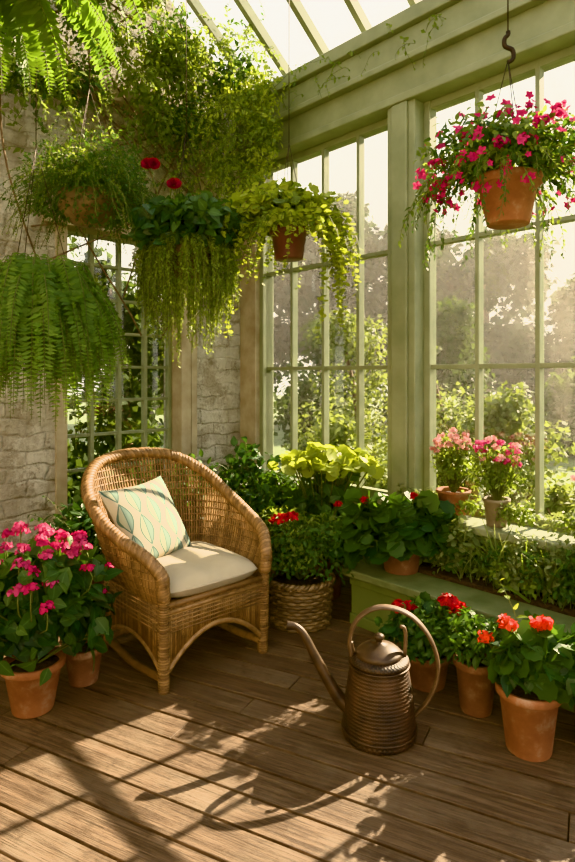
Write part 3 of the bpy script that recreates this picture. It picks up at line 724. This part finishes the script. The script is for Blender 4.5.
def f3(mb,c):
    t=bush(mb,c+[0,0,.28],(.14,.13,.10),900,LEAF,.035,G_mid,shell=.2,hemi=-.4); stems(mb,c+[0,0,.2],t[:30])
potted('potted_geranium',(.76,2.42,0),.084,.062,.21,TERRA_D,f3)
def f4(mb,c):
    t=bush(mb,c+[0,0,.22],(.21,.16,.12),1500,LEAF,.036,G_mid,shell=.2,hemi=-.4); stems(mb,c+[0,0,.12],t[:30])
    bush(mb,c+[0,0,.22],(.21,.16,.12),110,ROUND,.052,G_dark,shell=.4,hemi=-.3)
    heads(mb,c+[0,0,.2],[c+[-.13,-.02,.345],c+[-.08,.0,.335]],.045,60,F_red); heads(mb,c+[0,0,.2],[c+[.09,.0,.36],c+[.13,-.03,.335]],.045,60,F_red)
potted('potted_geranium',(.61,2.62,0),.10,.075,.15,TERRA_D,f4)
def f5(mb,c):
    bush(mb,c+[0,0,.30],(.18,.18,.16),300,LEAFW,.07,G_dark,shell=.35,hemi=-.4); heads(mb,c+[0,0,.2],[c+[-.02,-.06,.46]],.04,40,F_crim)
potted('potted_geranium',(1.13,2.16,0),.10,.075,.2,TERRA_D,f5)
mb=MB(); c=W(2.285,2.36,0)
lathe(mb,[(0,0),(.15,0),(.155,.02),(.168,.12),(.175,.235),(.165,.24),(.155,.22)],c,BASK,40)
nt_=64
for r_ in range(13):
    z=.012+r_*.018; R=.156+.02*(z/.24); a=np.linspace(0,2*math.pi,nt_+1)
    tube(mb,np.stack([c[0]+(R+.007*np.sin(a*16+math.pi*r_))*np.cos(a),c[1]+(R+.007*np.sin(a*16+math.pi*r_))*np.sin(a),np.full(nt_+1,z)],1),.0105,BASK,6,cap=False)
a=np.linspace(0,2*math.pi,200)
for s in range(2): tube(mb,np.stack([c[0]+(.178+.008*np.cos(a*20+s*3.14))*np.cos(a),c[1]+(.178+.008*np.cos(a*20+s*3.14))*np.sin(a),.243+.008*np.sin(a*20+s*3.14)],1),.011,BASK,6,cap=False)
lathe(mb,[(.16,.22),(.08,.225),(.001,.23)],c,SOIL,24)
t=bush(mb,c+[.01,0,.40],(.27,.22,.20),3800,SMALL,.032,G_mid,shell=.25,hemi=-.5); stems(mb,c+[0,0,.23],t[:60])
bush(mb,c+[.01,0,.41],(.28,.23,.21),1600,SMALL,.03,G_vine,shell=.5,hemi=-.3)
heads(mb,c+[0,0,.3],[c+[-.09,-.10,.585],c+[-.04,-.12,.60],c+[-.125,-.05,.565]],.043,50,F_red)
heads(mb,c+[0,0,.3],[c+[.22,.05,.63]],.03,40,F_red)
mb.build('wicker_basket_planter',origin=c)
mb=MB(); c=W(2.62,1.93,.31)
pot(mb,c,.11,.09,.13,TERRA_D)
t=bush(mb,c+[0,0,.20],(.31,.19,.18),360,ROUND,.095,G_mid,shell=.35,hemi=-.6,up=.9); stems(mb,c+[0,0,.08],t[:60])
bush(mb,c+[0,0,.18],(.30,.19,.17),180,ROUND,.09,G_dark,shell=.35,hemi=-.5,up=.9)
heads(mb,c+[0,0,.1],[c+[-.20,-.04,.38],c+[.06,-.04,.40]],.035,40,F_red)
mb.build('potted_geranium',origin=c)
mb=MB(); c=W(2.66,2.55,0); pot(mb,c,.14,.11,.26,TERRA_D)
bush(mb,c+[0,0,.52],(.25,.22,.28),420,LEAFW,.085,G_mid,shell=.3,hemi=-.6)
t=bush(mb,c+[.03,0,.79],(.30,.22,.12),420,ROUND,.066,G_lime,shell=.2,hemi=-.2,up=1.1); stems(mb,c+[0,0,.25],t[:70])
mb.build('potted_nasturtium',origin=c)
def corner(b,a,h,T,s,m,k,r,pr=.13):
    mb=MB(); c=W(b,a,0); pot(mb,c,pr,pr*.75,.22,TERRA_D)
    t=bush(mb,c+[0,0,h*.62],(r,r,h*.40),k,T,s,m,shell=.25,hemi=-.8); stems(mb,c+[0,0,.2],t[:60])
    for i in range(40):
        an=random.random()*6.283; strand(mb,c+[0,0,h*.5],h*.3+.25*random.random(),(math.cos(an),math.sin(an),1.6),T,s*.9,m,.03,.08)
    mb.build('potted_foliage_plant',origin=c)
corner(2.24,3.23,.82,LEAF,.055,G_mid,900,.25); corner(2.60,3.16,.85,LEAFW,.06,G_dark,800,.24); corner(1.92,3.32,.80,SMALL,.045,G_mid,1500,.24)
corner(2.30,2.85,.62,LEAFW,.06,G_dark,500,.22); corner(1.5,3.35,.6,LEAF,.06,G_dark,600,.21); corner(2.64,2.90,.7,LEAFN,.12,G_mid,700,.21)
# ---------------------------------------------------------------- ledge pots + bed
def ledge(name,b,a,rt,rb,h,mat,fl,w,ht,lm,nf=30):
    mb=MB(); c=W(b,a,.58); pot(mb,c,rt,rb,h,mat,.02)
    t=bush(mb,c+[0,0,h+ht*.45],(w,w,ht*.5),1200,SMALL,.026,lm,shell=.2,hemi=-.6); stems(mb,c+[0,0,h*.8],t[:60],.0018)
    for i in range(nf):
        an=random.random()*6.283; r=w*random.random()**.5; p=c+[r*math.cos(an),r*math.sin(an),h+ht*(.72+.35*random.random())-r*.4]
        head(mb,p,.024,14,fl if i%4 else F_pale,size=.7); tube(mb,spline([c+[0,0,h],p-[0,0,.08],p],5),.0015,STEM,3)
    mb.build(name,origin=c)
ledge('potted_pink_flower',2.87,1.77,.088,.062,.15,TERRA,F_pale,.12,.31,G_vine)
ledge('potted_pink_flower',2.87,1.52,.066,.050,.14,GREYPOT,F_pink,.12,.30,G_vine)
ledge('potted_foliage_plant',2.87,1.02,.07,.05,.13,TERRA,F_pale,.13,.22,G_grey,4)
ledge('potted_pink_flower',2.87,.35,.08,.06,.14,TERRA,F_pale,.12,.30,G_vine)
mb=MB()
for i in range(80):
    a=-1.6+3.45*random.random(); b=2.70+.04*random.random(); c=W(b,a,.33); m=(G_grey,G_vine,G_trail,G_mid)[i%4]
    hh=.07+.07*random.random()
    bush(mb,c+[0,0,hh],(.11,.075,hh+.03),230,(SMALL,LEAF,ROUND6)[i%3],(.028,.036,.034)[i%3],m,shell=.2,hemi=-.5,up=.9)
for i in range(24):
    a=-1.6+3.4*random.random(); c=W(2.71,a,.32); k=20; d=nrm(rng.normal(size=(k,3))*.3+np.array([0,0,1.]))
    inst(mb,BLADE,np.repeat(c[None],k,0)+rng.normal(size=(k,3))*np.array([.03,.03,0]),frames(d,nrm(U(k))),.16+.14*rng.random(k),G_grey if i%2 else G_vine)
for i in range(20):
    c=W(2.86,-.6+2.9*random.random()*.93,.59)
    bush(mb,c+[0,0,.05],(.08,.08,.08),130,SMALL,.028,(G_grey,G_vine)[i%2],shell=.2,hemi=-.4,up=.9)
mb.build('planter_bed_plants')
# ---------------------------------------------------------------- light
from mathutils import Vector, Matrix
sun=bpy.data.lights.new('sun','SUN'); sun.energy=31; sun.angle=.009; sun.color=(1,.80,.54)
so=bpy.data.objects.new('sun',sun); S.collection.objects.link(so)
el=math.radians(33); dv=np.array([.777*math.cos(el),.629*math.cos(el),math.sin(el)])
so.rotation_euler=Vector(dv).to_track_quat('Z','Y').to_euler(); so.location=(8,8,8)
w=bpy.data.worlds.new('World'); S.world=w; w.use_nodes=True; nt=w.node_tree; bg=nt.nodes['Background']
tc=N(nt,'ShaderNodeTexCoord'); sx=N(nt,'ShaderNodeSeparateXYZ'); L(nt,tc.outputs['Generated'],sx.inputs[0])
L(nt,ramp(nt,sx.outputs[2],[(0.0,(1,.91,.76)),(.35,(1,.955,.87)),(1.0,(.93,.95,.98))]),bg.inputs[0]); bg.inputs[1].default_value=1.75
# ---------------------------------------------------------------- camera
cam=bpy.data.cameras.new('camera'); co=bpy.data.objects.new('camera',cam); S.collection.objects.link(co)
co.location=(0,0,1.35); co.rotation_euler=(math.pi/2,0,0); cam.sensor_fit='VERTICAL'; cam.sensor_height=36; cam.lens=600/862*36; cam.shift_y=-56/862; cam.clip_start=.05
S.camera=co
# turn the whole place so that the room is square to the world axes
RA=math.atan2(SU,CU); R3=Matrix.Rotation(-RA,4,'Z')
for ob in list(S.objects):
    if ob.type=='MESH':
        if ob is fl: ob.rotation_euler=(0,0,FA-RA); continue
        ob.data.transform(R3); ob.location=R3@ob.location
    else:
        ob.matrix_world=R3@Matrix.LocRotScale(ob.location,ob.rotation_euler,None)
try: S.view_settings.view_transform='Khronos PBR Neutral'
except Exception: S.view_settings.view_transform='Standard'
S.view_settings.look='None'
S.view_settings.exposure=0.2
